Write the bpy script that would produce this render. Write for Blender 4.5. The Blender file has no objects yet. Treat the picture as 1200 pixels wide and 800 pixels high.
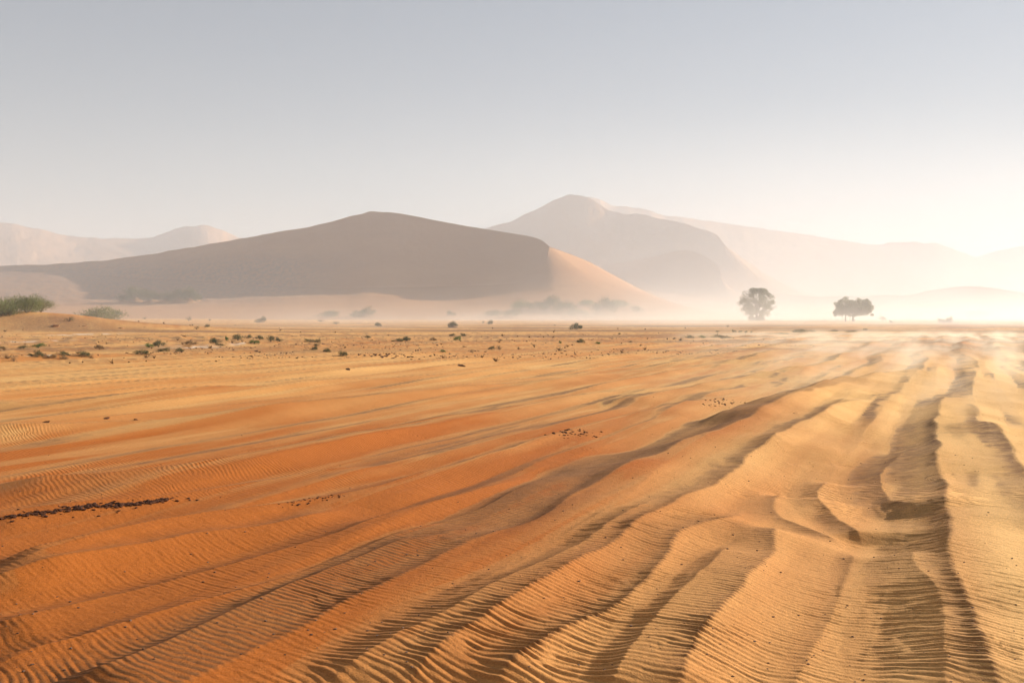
import bpy, math, random
import numpy as np
from mathutils import Vector, Matrix
from mathutils.bvhtree import BVHTree

random.seed(7); rng = np.random.default_rng(7)
S = bpy.context.scene
COL = S.collection
R = math.radians

# ------------------------------------------------------------------ camera, sky, sun, exposure
F = 1167.0      # focal length in photo pixels (1200 wide), 35 mm on 36 mm
HY = 370.0      # photo row of the horizon
CH = 1.7        # eye height
cam = bpy.data.cameras.new('camera')
camo = bpy.data.objects.new('camera', cam); COL.objects.link(camo)
cam.sensor_width = 36.0; cam.lens = 35.01
cam.shift_y = -(400.0 - HY) / 1200.0
cam.clip_start = 0.05; cam.clip_end = 20000
camo.location = (0, 0, CH); camo.rotation_euler = (R(90), 0, 0)
S.camera = camo

SUN_AZ, SUN_EL = 62.0, 18.5      # azimuth to the right of the view direction
w = bpy.data.worlds.new('World'); S.world = w; w.use_nodes = True
nt = w.node_tree; bg = nt.nodes['Background']
sky = nt.nodes.new('ShaderNodeTexSky'); sky.sky_type = 'NISHITA'; sky.sun_disc = False
sky.sun_elevation = R(SUN_EL); sky.sun_rotation = R(SUN_AZ)
sky.altitude = 600; sky.air_density = 1.0; sky.dust_density = 0.25; sky.ozone_density = 1.0
hsw = nt.nodes.new('ShaderNodeHueSaturation'); hsw.inputs['Saturation'].default_value = .95
gmw = nt.nodes.new('ShaderNodeGamma'); gmw.inputs['Gamma'].default_value = .74        # dusty air evens the sky out
nt.links.new(sky.outputs[0], gmw.inputs[0]); nt.links.new(gmw.outputs[0], hsw.inputs['Color'])
nt.links.new(hsw.outputs[0], bg.inputs[0]); bg.inputs[1].default_value = 0.066
sl = bpy.data.lights.new('sun', 'SUN'); sl.energy = 5.0; sl.angle = R(0.6); sl.color = (1.0, 0.925, 0.81)
so = bpy.data.objects.new('sun', sl); COL.objects.link(so)
sd = Vector((math.sin(R(SUN_AZ)) * math.cos(R(SUN_EL)), math.cos(R(SUN_AZ)) * math.cos(R(SUN_EL)), math.sin(R(SUN_EL))))
so.rotation_euler = sd.to_track_quat('Z', 'Y').to_euler(); so.location = sd * 50
vs = S.view_settings
vs.view_transform = 'Standard'; vs.look = 'None'; vs.exposure = 1.12; vs.gamma = 1.0; vs.use_curve_mapping = False
S.render.engine = 'CYCLES'
S.cycles.use_denoising = True
S.cycles.volume_bounces = 1
S.cycles.max_bounces = 6
S.cycles.volume_max_steps = 256

# ------------------------------------------------------------------ noise
def hash2(ix, iy, seed):
    h = (ix.astype(np.int64) * 374761393 + iy.astype(np.int64) * 668265263 + seed * 974634777) & 0xFFFFFFFF
    h = ((h ^ (h >> 13)) * 1274126177) & 0xFFFFFFFF
    h = (h ^ (h >> 16)) & 0xFFFFFFFF
    return h / 4294967295.0
def vnoise(x, y, seed=0):
    ix = np.floor(x); iy = np.floor(y); fx = x - ix; fy = y - iy
    ux = fx * fx * fx * (fx * (fx * 6 - 15) + 10); uy = fy * fy * fy * (fy * (fy * 6 - 15) + 10)
    a = hash2(ix, iy, seed); b = hash2(ix + 1, iy, seed); c = hash2(ix, iy + 1, seed); d = hash2(ix + 1, iy + 1, seed)
    return (a + (b - a) * ux + (c - a) * uy + (a - b - c + d) * ux * uy) * 2 - 1
def fbm(x, y, oct=4, seed=0, gain=.5):
    s = np.zeros_like(x); a = 1.0; t = 0.0
    for k in range(oct):
        s += a * vnoise(x, y, seed + k * 17); t += a; a *= gain
        x, y = x * 1.93 + y * .31 + 5.2, y * 1.93 - x * .31 + 9.1
    return s / t
def sstep(a, b, x):
    t = np.clip((x - a) / (b - a), 0, 1); return t * t * (3 - 2 * t)

# ------------------------------------------------------------------ place helpers
def ground_pt(px, py, z=0.0):
    D = (CH - z) * F / (py - HY); return ((px - 600) * D / F, D)
def view_pt(px, py, D):
    return np.array([(px - 600) * D / F, D, CH + (HY - py) * D / F])
RA = R(24.0)            # the direction the old tracks and ridges run in
def uv(x, y):           # u along the ridges, v across (to the right)
    return x * math.sin(RA) + y * math.cos(RA), x * math.cos(RA) - y * math.sin(RA)

# ------------------------------------------------------------------ sand ridges taken from the photograph
# (crest points px,py ; height ; rise width on the left ; fall width on the right)
RIDGES = [
 ([(-80,915),(80,862),(205,815),(300,772),(440,706),(570,638),(632,617),(690,575),(760,543),(830,515),(920,480),(1000,452),(1060,430)], .20, .95, 1.6),
 ([(430,850),(500,802),(600,738),(650,706),(700,672),(745,643),(800,605),(850,567),(900,531),(950,499),(1010,474),(1070,455)], .12, .50, 1.0),
 ([(560,850),(610,803),(665,764),(712,731),(742,706),(775,676),(792,650),(815,636),(850,622),(880,600)], .11, .42, 1.1),
 ([(790,850),(806,805),(820,775),(840,741),(870,701),(897,667),(909,640),(914,626)], .095, .5, 1.1),
 ([(1200,860),(1173,802),(1160,775),(1145,741),(1130,701),(1120,676),(1111,641),(1108,601),(1103,570),(1098,530),(1097,500),(1101,480),(1112,464),(1135,448)], .15, .62, 1.5),
 ([(990,645),(950,629),(930,621),(911,612),(903,600),(906,588),(925,580)], .07, .35, .9),
 ([(1010,640),(995,628),(975,611),(963,592),(965,573),(985,563)], .055, .28, .7),
 ([(1085,612),(1060,600),(1040,591),(1031,572),(1034,553),(1058,536),(1085,520)], .075, .42, .8),
 ([(1240,640),(1215,600),(1200,560),(1180,520),(1150,500)], .10, .7, 1.2),
 ([(-60,675),(40,655),(130,636),(250,608),(400,583),(500,558),(600,530),(700,500),(800,478),(880,462)], .10, .38, .9),
 ([(-60,570),(80,562),(170,556),(300,538),(420,512),(560,487),(700,462),(820,447)], .10, .42, 1.1),
 ([(-60,512),(60,504),(160,496),(260,488),(360,478),(480,465),(640,446),(760,434)], .12, .5, 1.2),
 ([(-60,700),(60,672),(150,652),(240,632),(330,618),(430,596)], .06, .30, .6),
 ([(-60,478),(80,470),(260,458),(400,450),(560,438),(700,427)], .13, .7, 1.6),
 ([(820,500),(870,486),(930,468),(1000,448),(1080,434)], .13, .55, 1.2),
 ([(1070,655),(1085,690),(1093,740),(1098,800),(1100,850)], .045, .28, .5),
 ([(-80,800),(60,770),(200,728),(330,688),(470,640),(600,588),(700,543)], .055, .22, .5),
 ([(60,840),(180,790),(330,722),(440,672),(520,640)], .05, .30, .45),
 ([(-60,742),(80,712),(250,668),(400,628),(540,588),(640,555)], .065, .32, .8),
 ([(-60,618),(60,601),(200,586),(330,563),(440,545)], .06, .28, .7),
 ([(380,850),(470,790),(560,735),(640,690),(720,640),(770,600)], .045, .28, .5),
 ([(700,850),(740,790),(790,735),(830,690),(860,655)], .045, .28, .5),
 ([(930,850),(945,790),(965,730),(985,680),(1000,650)], .04, .32, .6),
 ([(700,475),(790,458),(880,441),(960,430)], .13, .6, 1.3),
]
def catmull(P, n):
    P = np.asarray(P, float); k = len(P)
    Q = np.vstack([2 * P[0] - P[1], P, 2 * P[-1] - P[-2]])
    t = np.linspace(0, k - 1 - 1e-9, n); i = t.astype(int); f = (t - i)[:, None]
    p0, p1, p2, p3 = Q[i], Q[i + 1], Q[i + 2], Q[i + 3]
    return .5 * (2 * p1 + (p2 - p0) * f + (2 * p0 - 5 * p1 + 4 * p2 - p3) * f ** 2 + (3 * p1 - 3 * p2 + p3 - p0) * f ** 3)

def ridge_add(x, y, z, pts, H, wl, wr, seed, mask=None):
    G = np.array([ground_pt(px, py, max(H, 0) * .6) for px, py in pts])
    G = catmull(G, len(pts) * 6)
    lo = G.min(0) - 2.5; hi = G.max(0) + 2.5
    idx = np.nonzero((x > lo[0]) & (x < hi[0]) & (y > lo[1]) & (y < hi[1]))[0]
    if len(idx) == 0: return
    X, Y = x[idx], y[idx]
    wx = .06 * vnoise(X * 1.1, Y * 1.1, seed) + .010 * vnoise(X * 7, Y * 7, seed + 3)
    X = X + wx
    best = np.full(len(X), 1e9); sd_ = np.zeros(len(X)); tt = np.zeros(len(X))
    n = len(G) - 1
    for k in range(n):
        a, b = G[k], G[k + 1]; d = b - a; L = math.hypot(*d) + 1e-9
        t = ((X - a[0]) * d[0] + (Y - a[1]) * d[1]) / (L * L); tc = np.clip(t, 0, 1)
        ex = X - a[0] - tc * d[0]; ey = Y - a[1] - tc * d[1]
        dist = np.hypot(ex, ey)
        m = dist < best
        sgn = np.sign((X - a[0]) * d[1] - (Y - a[1]) * d[0])   # + right of travel
        best[m] = dist[m]; sd_[m] = (dist * sgn)[m]; tt[m] = (k + tc[m]) / n
    taper = sstep(0, .12, tt) * sstep(0, .16, 1 - tt)
    W = 1 + .18 * vnoise(X / 1.6, Y / 1.6, seed + 9)
    left = np.clip(1 + sd_ / (wl * W), 0, 1); right = np.clip(1 - sd_ / (wr * W), 0, 1)
    rise = np.where(sd_ < 0, sstep(0, .30, left) if wl > .9 and seed == 100 else .85 * left ** 2.4, sstep(.975, 1.0, right)) * taper
    left = .35 * left + .65 * left ** (1.15 if seed == 100 else 2.2)                      # concave toe, steeper toward the brink
    right = right * right * (3 - 2 * right) * .35 + .65 * right ** 1.15
    prof = np.where(sd_ < 0, left, right)
    z[idx] += H * prof * taper * (1 + .15 * vnoise(X / 1.1, Y / 1.1, seed + 5))
    if mask is not None and H > 0: mask[idx] = np.maximum(mask[idx], rise * min(1, H / .09))

def ground_base(x, y):
    """height without wind ripples"""
    r = np.hypot(x, y); u, v = uv(x, y)
    z = .028 * fbm(u / 9, v / 1.6, 3, 11) + .022 * fbm(u / 3.5, v / .55, 3, 23)
    z *= 1 - .55 * sstep(40, 110, r)
    # sharp-crested old wheel ridges running away, stronger further off
    q = v / 1.55 + .35 * fbm(u / 12, v / 6, 2, 31); fq = q - np.floor(q)
    saw = np.where(fq < .36, fq / .36, (1 - fq) / .64)
    leftish = sstep(-.5, -4, v)
    amp = .19 * (.5 + .6 * fbm(u / 9, v / 2, 2, 37)) * np.maximum(sstep(7, 15, r), leftish * sstep(3, 7, r)) * (.45 + .55 * sstep(7, 20, r))
    z += amp * saw ** 1.2 * sstep(115, 60, r)
    q = v / .72 + .3 * fbm(u / 9, v / 5, 2, 33); fq = q - np.floor(q)
    z += .062 * np.where(fq < .4, fq / .4, (1 - fq) / .6) * np.clip(fbm(u / 6, v / 1.5, 2, 39) + .3, 0, 1) * np.maximum(sstep(9, 15, r), .35 + .65 * leftish) * sstep(60, 30, r)
    # wavy small dunes toward the right middle distance
    rt = sstep(-2, 10, x - .05 * y) * sstep(14, 24, r) * sstep(110, 75, r)
    q2 = u / 2.6 + .6 * fbm(x / 3, y / 6, 3, 41); f2 = q2 - np.floor(q2)
    z += rt * .15 * np.where(f2 < .7, f2 / .7, (1 - f2) / .3) * (.4 + .6 * fbm(x / 4, y / 5, 2, 43))
    # pan beyond: almost flat, broad swells
    z += .25 * fbm(x / 60, y / 60, 3, 51) * sstep(120, 260, r)
    z += 1.2 * fbm(x / 260, y / 260, 3, 53) * sstep(350, 900, r)
    # sandy mound under the big green shrubs on the left
    mz = np.interp(x, [-150, -110, -85, -66, -59, -54.6, -52, -49, -44, -38, -30, -20], [0, 1.2, 2.3, 2.7, 2.7, 2.45, 2.15, 1.6, 1.0, .5, .15, 0])
    z += .86 * mz * np.exp(-((y - 119) / 12.5) ** 2)
    return z

def ripples(x, y, zb_slope_v=None):
    u, v = uv(x, y); r = np.hypot(x, y)
    lam = .046
    b = .06 * v - .36 * np.log1p(np.exp(-(v + 3.2) / .8)) * .8
    ph = (u + b + .055 * vnoise(x / .9, y / .9, 61) + .016 * vnoise(x / .16, y / .16, 62)
          + .30 * vnoise(x / 4, y / 4, 63)) / lam
    return ph, u, v, r

def build_ground():
    # polar sheet round the observer: fine where it is near, out to the horizon
    th = np.concatenate([np.linspace(-180, -36, 60)[:-1], np.linspace(-36, 36, 860), np.linspace(36, 180, 60)[1:]])
    rr = np.concatenate([np.linspace(.25, 2.9, 14), 1692 / np.arange(570, 4, -.52), np.geomspace(430, 5200, 46)])
    T, RR = np.meshgrid(np.radians(th), rr)
    x = (RR * np.sin(T)).ravel(); y = (RR * np.cos(T)).ravel()
    z = ground_base(x, y)
    near = np.nonzero((y > 1) & (y < 60))[0]
    zr = z[near].copy(); rm = np.zeros(len(near))
    for k, (pts, H, wl, wr) in enumerate(RIDGES):
        ridge_add(x[near], y[near], zr, pts, H, wl, wr, 100 + k * 7, rm)
    z[near] = zr; coarse_shade = np.zeros(len(z)); coarse_shade[near] = rm
    nrow, ncol = len(rr), len(th)
    Z = z.reshape(nrow, ncol)
    ph, u, v, r = ripples(x, y)
    # slope across ridges decides where ripples grow: strong on faces that rise to the right
    gx = np.gradient(Z, axis=1) / np.maximum(np.gradient(x.reshape(nrow, ncol), axis=1), 1e-4)
    gx = np.clip(gx, -.6, .6).ravel()
    steep = np.maximum(sstep(.03, .14, gx), coarse_shade); fall = sstep(.02, .12, -gx)
    patch = sstep(-.35, .35, fbm(u / 2.6, v / .8, 3, 71))
    rightness = sstep(-3.6, -.8, v)
    amp = .0012 + (.0031 * steep + .0021 * fall + .0013 * patch) * (.15 + .85 * rightness)
    amp *= .30 + 1.05 * sstep(-.55, .55, fbm(x / .7, y / .7, 3, 73))
    amp *= sstep(75, 30, r)
    fa = vnoise(x / .42, y / .30, 64) + .15; fb = vnoise(x / .42, y / .30, 65) + .1
    ph = ph + np.arctan2(fa, fb) / (2 * math.pi)
    amp *= sstep(0, .30, np.hypot(fa, fb))
    f = ph - np.floor(ph)
    prof = np.where(f > .30, (1 - f) / .70, f / .30)
    prof = prof * prof * (3 - 2 * prof) - .5
    f2 = ph * .61 + .9 * vnoise(x / .5, y / .5, 66); f2 = f2 - np.floor(f2)
    p2 = np.where(f2 > .32, (1 - f2) / .68, f2 / .32)
    prof = .78 * prof + .50 * (p2 * p2 * (3 - 2 * p2) - .5)
    geo = sstep(11.5, 7.5, r)
    z = z + amp * 2 * prof * geo + .0008 * vnoise(x * 28, y * 28, 81) * geo
    me = bpy.data.meshes.new('desert_ground')
    nv = len(z)
    me.vertices.add(nv); me.vertices.foreach_set('co', np.stack([x, y, z], 1).astype(np.float32).ravel())
    i = np.arange(nrow - 1)[:, None] * ncol; j = np.arange(ncol - 1)[None, :]
    a = (i + j).ravel()
    quads = np.stack([a, a + 1, a + ncol + 1, a + ncol], 1)[:, ::-1]
    nf = len(quads)
    me.loops.add(nf * 4); me.loops.foreach_set('vertex_index', quads.astype(np.int32).ravel())
    me.polygons.add(nf); me.polygons.foreach_set('loop_start', np.arange(0, nf * 4, 4, dtype=np.int32))
    me.polygons.foreach_set('use_smooth', np.ones(nf, bool))
    me.update(calc_edges=True); me.validate()
    def attr(name, val):
        at = me.attributes.new(name, 'FLOAT', 'POINT'); at.data.foreach_set('value', val.astype(np.float32))
    attr('phase', ph); attr('ripple', amp * 2 * (1 - geo) * (1.0 + .4 * sstep(-6, 0, v)))
    # what the sand is made of: red older sand, pale blown sand, gravelly pan, pale crust
    red = .34 + .24 * fbm(u / 5, v / 1.3, 4, 91) + .26 * fbm(u / 9, v / .4, 3, 92) + .95 * sstep(2.0, -5.5, v) * sstep(60, 12, r) - .50 * sstep(-3, 5, v)
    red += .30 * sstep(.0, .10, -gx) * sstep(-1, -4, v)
    red -= .58 * sstep(5, 19, r) * sstep(1, -5, v) + .2 * sstep(5, 19, r) - .85 * sstep(24, 58, r)
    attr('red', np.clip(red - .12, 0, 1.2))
    grav = sstep(34, 60, r) * sstep(-.25, .35, fbm(x / 30, y / 7, 4, 95)) * sstep(300, 140, r)
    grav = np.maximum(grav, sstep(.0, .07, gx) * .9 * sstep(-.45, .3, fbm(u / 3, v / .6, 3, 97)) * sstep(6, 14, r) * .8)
    st = .45 + .55 * fbm(u / 1.2, v / .16, 3, 96)
    attr('coarse_shade', np.clip(np.maximum(coarse_shade, .38 * sstep(.05, .16, gx) * sstep(30, 12, r)) * (st + .65), 0, 1) * sstep(34, 12, r))  # dark grain bands, with shade of the rising faces painted in
    attr('ramp', amp / .006)
    attr('gravel', grav)
    cr = np.zeros(nv)
    for (px, py, wx, wy) in [(215, 407, 34, 1.0), (232, 408, 26, .7), (282, 404.3, 7, .9), (20, 401, 34, 1.2), (60, 400, 26, .8), (55, 417.5, 14, .9), (95, 392, 30, 1.2), (170, 405.5, 14, .7)]:
        gx0, gy0 = ground_pt(px, py); sx = wx * gy0 / F; sy = wy * gy0 * gy0 / (CH * F)
        cr = np.maximum(cr, np.exp(-(((x - gx0) / sx) ** 4 + ((y - gy0) / sy) ** 2)) )
    cr *= sstep(-.25, .25, fbm(x * 1.6, y * .7, 3, 99))
    attr('crust', cr)
    return me

# ------------------------------------------------------------------ materials
def newmat(name):
    m = bpy.data.materials.new(name); m.use_nodes = True
    n = m.node_tree.nodes; b = n['Principled BSDF']
    b.inputs['Roughness'].default_value = .95; b.inputs['Specular IOR Level'].default_value = .15
    return m, m.node_tree, b
def N(t, kind, **kw):
    n = t.nodes.new('ShaderNode' + kind)
    for k, v_ in kw.items(): setattr(n, k, v_)
    return n
def mixc(t, fac, a, b):
    n = N(t, 'Mix', data_type='RGBA')
    for s, v_ in ((0, fac), (6, a), (7, b)):
        if isinstance(v_, bpy.types.NodeSocket): t.links.new(v_, n.inputs[s])
        else: n.inputs[s].default_value = v_ if s == 0 else (*v_, 1)
    return n.outputs[2]
def mth(t, op, a, b=None, c=None):
    n = N(t, 'Math', operation=op)
    for s, v_ in enumerate((a, b, c)):
        if v_ is None: continue
        if isinstance(v_, bpy.types.NodeSocket): t.links.new(v_, n.inputs[s])
        else: n.inputs[s].default_value = v_
    return n.outputs[0]
def noise(t, scale, detail=4, rough=.6, vec=None):
    n = N(t, 'TexNoise'); n.inputs['Scale'].default_value = scale; n.inputs['Detail'].default_value = detail
    n.inputs['Roughness'].default_value = rough
    if vec is not None: t.links.new(vec, n.inputs['Vector'])
    return n.outputs['Fac']

PALE = (.78, .44, .152); RED = (.43, .122, .017); GRAV = (.24, .118, .052)
def ground_material():
    m, t, b = newmat('wind blown sand')
    L = t.links.new
    A = lambda nm: (lambda n: n.outputs['Fac'])(N(t, 'Attribute', attribute_name=nm))
    geo = N(t, 'NewGeometry').outputs['Position']
    n1 = noise(t, .7, 5, .6, geo); n2 = noise(t, 60, 3, .7, geo); n3 = noise(t, 4.5, 5, .65, geo)
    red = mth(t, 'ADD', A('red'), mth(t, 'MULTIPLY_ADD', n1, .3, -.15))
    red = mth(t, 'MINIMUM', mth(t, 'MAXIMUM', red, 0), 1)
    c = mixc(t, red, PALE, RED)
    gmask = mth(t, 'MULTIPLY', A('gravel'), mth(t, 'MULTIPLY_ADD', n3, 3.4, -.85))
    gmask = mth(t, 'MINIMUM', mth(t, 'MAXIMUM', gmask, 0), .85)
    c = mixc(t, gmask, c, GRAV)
    c = mixc(t, mth(t, 'MULTIPLY', A('crust'), .85), c, (.78, .64, .49))
    # dark heavy grains, and lee shade of each ripple painted into the sand colour
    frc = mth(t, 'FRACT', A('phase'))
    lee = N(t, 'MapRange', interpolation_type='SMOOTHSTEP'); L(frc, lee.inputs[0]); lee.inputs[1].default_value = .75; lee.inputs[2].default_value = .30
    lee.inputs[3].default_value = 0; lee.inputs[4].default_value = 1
    lz = mth(t, 'MULTIPLY', mth(t, 'MULTIPLY_ADD', lee.outputs[0], .62, .18), A('coarse_shade'))
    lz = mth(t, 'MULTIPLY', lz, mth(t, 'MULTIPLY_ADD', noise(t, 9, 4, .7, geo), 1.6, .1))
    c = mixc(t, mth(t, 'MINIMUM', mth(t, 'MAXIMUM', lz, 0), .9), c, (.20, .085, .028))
    n2 = mth(t, 'ADD', mth(t, 'MULTIPLY', n2, .6), mth(t, 'MULTIPLY', noise(t, 230, 1, .6, geo), .7))
    g = mth(t, 'MULTIPLY_ADD', n2, 1.3, .16)
    v = N(t, 'TexVoronoi'); v.inputs['Scale'].default_value = 170; L(geo, v.inputs['Vector'])
    hs = N(t, 'HueSaturation'); L(c, hs.inputs['Color']); L(g, hs.inputs['Value'])
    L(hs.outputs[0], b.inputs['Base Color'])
    # relief: fine ripples beyond the reach of the mesh, grain everywhere
    ph = mth(t, 'FRACT', A('phase'))
    tri = mth(t, 'PINGPONG', ph, .5)
    h = mth(t, 'MULTIPLY', mth(t, 'MULTIPLY', tri, 2.0), A('ripple'))
    h = mth(t, 'ADD', h, mth(t, 'MULTIPLY', noise(t, 120, 2, .7, geo), .0030))
    h = mth(t, 'ADD', h, mth(t, 'MULTIPLY', n3, .010))
    h = mth(t, 'ADD', h, mth(t, 'MULTIPLY', noise(t, 22, 3, .7, geo), .004))
    bp = N(t, 'Bump'); bp.inputs['Strength'].default_value = 1.0; bp.inputs['Distance'].default_value = 1.0
    L(h, bp.inputs['Height']); L(bp.outputs[0], b.inputs['Normal'])
    return m

def dune_material(name, a, bb, scale=.02, relief=.3, stones=False):
    m, t, b = newmat(name); L = t.links.new
    geo = N(t, 'NewGeometry').outputs['Position']
    mp = N(t, 'Mapping'); mp.inputs['Scale'].default_value = (1, 1, 4); L(geo, mp.inputs['Vector'])
    n1 = noise(t, scale, 6, .6, mp.outputs[0])
    c = mixc(t, mth(t, 'MULTIPLY_ADD', n1, 2.2, -.6), a, bb)
    if stones:
        at = N(t, 'Attribute', attribute_name='stony').outputs['Fac']
        s = noise(t, .35, 5, .7, geo)
        k = mth(t, 'MULTIPLY', at, mth(t, 'MINIMUM', mth(t, 'MAXIMUM', mth(t, 'MULTIPLY_ADD', s, 5, -1.9), 0.25), 1))
        c = mixc(t, k, c, (.27, .17, .12))
    L(c, b.inputs['Base Color'])
    h = mth(t, 'MULTIPLY', noise(t, .12, 6, .62, geo), relief)
    bp = N(t, 'Bump'); bp.inputs['Distance'].default_value = 1.0; L(h, bp.inputs['Height']); L(bp.outputs[0], b.inputs['Normal'])
    return m

def plain(name, a, bb, scale, rough=.9, trans=0):
    m, t, b = newmat(name)
    geo = N(t, 'NewGeometry').outputs['Position']
    n1 = noise(t, scale, 4, .7, geo)
    oi = N(t, 'ObjectInfo').outputs['Random']
    f = mth(t, 'ADD', mth(t, 'MULTIPLY_ADD', n1, 2.0, -.6), mth(t, 'MULTIPLY_ADD', oi, .5, -.25))
    f = mth(t, 'MINIMUM', mth(t, 'MAXIMUM', f, 0), 1)
    c = mixc(t, f, a, bb); t.links.new(c, b.inputs['Base Color'])
    b.inputs['Roughness'].default_value = rough
    if trans:
        tr = N(t, 'BsdfTranslucent'); t.links.new(c, tr.inputs['Color'])
        mx = N(t, 'MixShader'); mx.inputs[0].default_value = trans
        t.links.new(b.outputs[0], mx.inputs[1]); t.links.new(tr.outputs[0], mx.inputs[2])
        t.links.new(mx.outputs[0], t.nodes['Material Output'].inputs['Surface'])
    return m

M_ground = ground_material()
M_dune = dune_material('main dune sand', (.52, .27, .12), (.46, .22, .095), .02, .5, True)
M_far = dune_material('far dune sand', (.54, .29, .14), (.47, .25, .12), .006, 2.0)
M_leaf = plain('dark green leaves', (.07, .085, .03), (.15, .15, .06), 6, .8, .25)
M_bright = plain('bright green leaves', (.06, .14, .018), (.11, .20, .03), 6, .8, .25)
M_olive = plain('olive leaves', (.12, .12, .045), (.22, .19, .09), 6, .85, .2)
M_dry = plain('dry straw stalks', (.26, .16, .075), (.38, .26, .13), 6, .9, .2)
M_dusty = plain('dusty grey green stalks', (.085, .095, .035), (.15, .15, .06), 1.5, .9, .2)
M_grass = plain('dune grass blades', (.15, .17, .06), (.25, .26, .10), .7, .85, .3)
M_tree = plain('acacia leaves', (.16, .155, .07), (.23, .215, .11), .5, .85, .5)
M_bark = plain('grey bark', (.10, .075, .05), (.16, .12, .08), 3)
M_twig = plain('dry twigs', (.12, .085, .05), (.20, .14, .09), 6)
M_mound = plain('sand heap', (.42, .22, .10), (.32, .17, .08), 2)
M_clod = plain('dark red clay', (.045, .016, .008), (.14, .05, .02), 30)
M_pebble = plain('dark pebbles', (.09, .05, .035), (.26, .15, .09), 3)

# ------------------------------------------------------------------ scene bookkeeping
def tag(o, label=None, cat=None, group=None, kind=None):
    if label: o['label'] = label
    if cat: o['category'] = cat
    if group: o['group'] = group
    if kind: o['kind'] = kind
    return o
def link(name, me, mat=None, parent=None):
    if mat is not None and len(me.materials) == 0: me.materials.append(mat)
    o = bpy.data.objects.new(name, me); COL.objects.link(o)
    if parent is not None: o.parent = parent
    return o
def mesh_from(name, V, Fc, smooth=False):
    me = bpy.data.meshes.new(name)
    me.from_pydata([tuple(p) for p in V], [], [tuple(int(q) for q in f) for f in Fc])
    if smooth: me.polygons.foreach_set('use_smooth', [True] * len(me.polygons))
    me.update(); return me

ground = tag(link('ground', build_ground(), M_ground), 'rippled orange desert sand running to the dunes', 'ground', kind='structure')

# ------------------------------------------------------------------ dunes: lofted between crest, slip-face base and foot
def dune(name, sections, footD, label, mat, n=420, slope=.62, back=.9, rough=.5, stony=False, conc=1.9, ds=1.0, sink=-1.5):
    C, B, Ft, K = [], [], [], []
    for s in sections:
        cx, cy, cd, bx, by = s[:5]; cd = cd * ds
        hc = HY - cy; hb = HY - by
        bd = s[7] if len(s) > 7 else cd * (slope * F - hc) / (slope * F - hb)
        c = view_pt(cx, cy, cd); b = view_pt(bx, by, bd)
        fx = s[5] if len(s) > 5 else bx
        fd = s[6] if len(s) > 6 else footD
        f = np.array([(fx - 600) * fd / F, fd, sink])
        kk = c + np.array([c[2] * .6, c[2] / .27, 0]); kk[2] = sink
        C.append(c); B.append(b); Ft.append(f); K.append(kk)
    C, B, Ft, K = (catmull(q, n) for q in (C, B, Ft, K))
    rows = []
    for t in np.linspace(1, 0, 14)[:-1]:                       # back slope, rounded near the crest
        p = C + (K - C) * t; p[:, 2] = C[:, 2] + (K[:, 2] - C[:, 2]) * t ** 1.25; rows.append(p)
    for t in np.linspace(0, 1, 26)[:-1]:                       # slip face, slightly hollow
        p = C + (B - C) * t; p[:, 2] -= .05 * (C[:, 2] - B[:, 2]) * np.sin(math.pi * t); rows.append(p)
    for t in np.linspace(0, 1, 60):                            # apron
        p = B + (Ft - B) * t; p[:, 2] = Ft[:, 2] + (B[:, 2] - Ft[:, 2]) * (1 - t) ** conc; rows.append(p)
    P = np.array(rows); nr = len(rows)
    x, y = P[..., 0], P[..., 1]
    fade = np.clip(P[..., 2] / 12, 0, 1)
    P[..., 2] += rough * fbm(x / 30, y / 30, 4, 131) * fade
    if stony:
        P[..., 2] += .8 * fbm(x / 18, y / 6, 4, 135) * sstep(-60, -190, x) * fade
    V = P.reshape(-1, 3)
    i = np.arange(nr - 1)[:, None] * n; j = np.arange(n - 1)[None, :]; a = (i + j).ravel()
    Q = np.stack([a, a + n, a + n + 1, a + 1], 1)
    me = mesh_from(name, V, Q, True)
    nz_ = np.empty(len(me.polygons) * 3, np.float32); me.polygons.foreach_get('normal', nz_)
    if nz_[2::3].mean() < 0: me.flip_normals()
    if stony:
        u = sstep(-90, -200, V[:, 0]) * sstep(5, 14, V[:, 2]) * sstep(60, 36, V[:, 2])
        at = me.attributes.new('stony', 'FLOAT', 'POINT'); at.data.foreach_set('value', u.astype(np.float32))
    ev = np.empty(len(me.edges) * 2, np.int32); me.edges.foreach_get('vertices', ev); ev = ev.reshape(-1, 2) // n
    sh = (ev[:, 0] == ev[:, 1]) & ((ev[:, 0] == 13) | (ev[:, 0] == 38))
    se = me.attributes.get('sharp_edge') or me.attributes.new('sharp_edge', 'BOOLEAN', 'EDGE'); se.data.foreach_set('value', sh)
    o = link(name, me, mat); tag(o, label, 'dune', kind='structure'); return o

main_dune = dune('main_dune', [
 (-300,320,1013,-300,323,-330,420), (-60,313,937,-75,318,-120,420), (80,308,893,65,319,10,420), (160,300,872,150,325,100,430),
 (240,287,853,230,329,180,430), (310,275,830,303,334,250,430), (380,262,810,375,337,330,420), (412,253,802,409,338,380,420),
 (425,250,798,422,337.4,390,420), (433,247.3,796,431,337,400,420), (444,248,792,443,336.8,412,420), (470,250.5,784,469,336.5,440,420), (530,262,768,529,335.5,480,420,685), (580,270,752,574,334,530,420,657),
 (615,276,733,608,331,590,430,633), (633,281,712,630,320,660,440,638), (641,286,694,640,304,740,455,655), (645,289,678,645,290,830,475,677),
 (660,294.5,684,660,295,870,490), (690,307,698,690,307.5,900,500), (720,323,712,720,323.5,920,520), (755,341,728,755,341.4,940,540),
 (800,358,748,800,358.3,960,570), (860,371,785,860,371.2,985,620)], 420,
 'big dune with dark shaded slip face and a sunlit sandy right flank', M_dune, 700, stony=True, conc=2.0)
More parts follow.
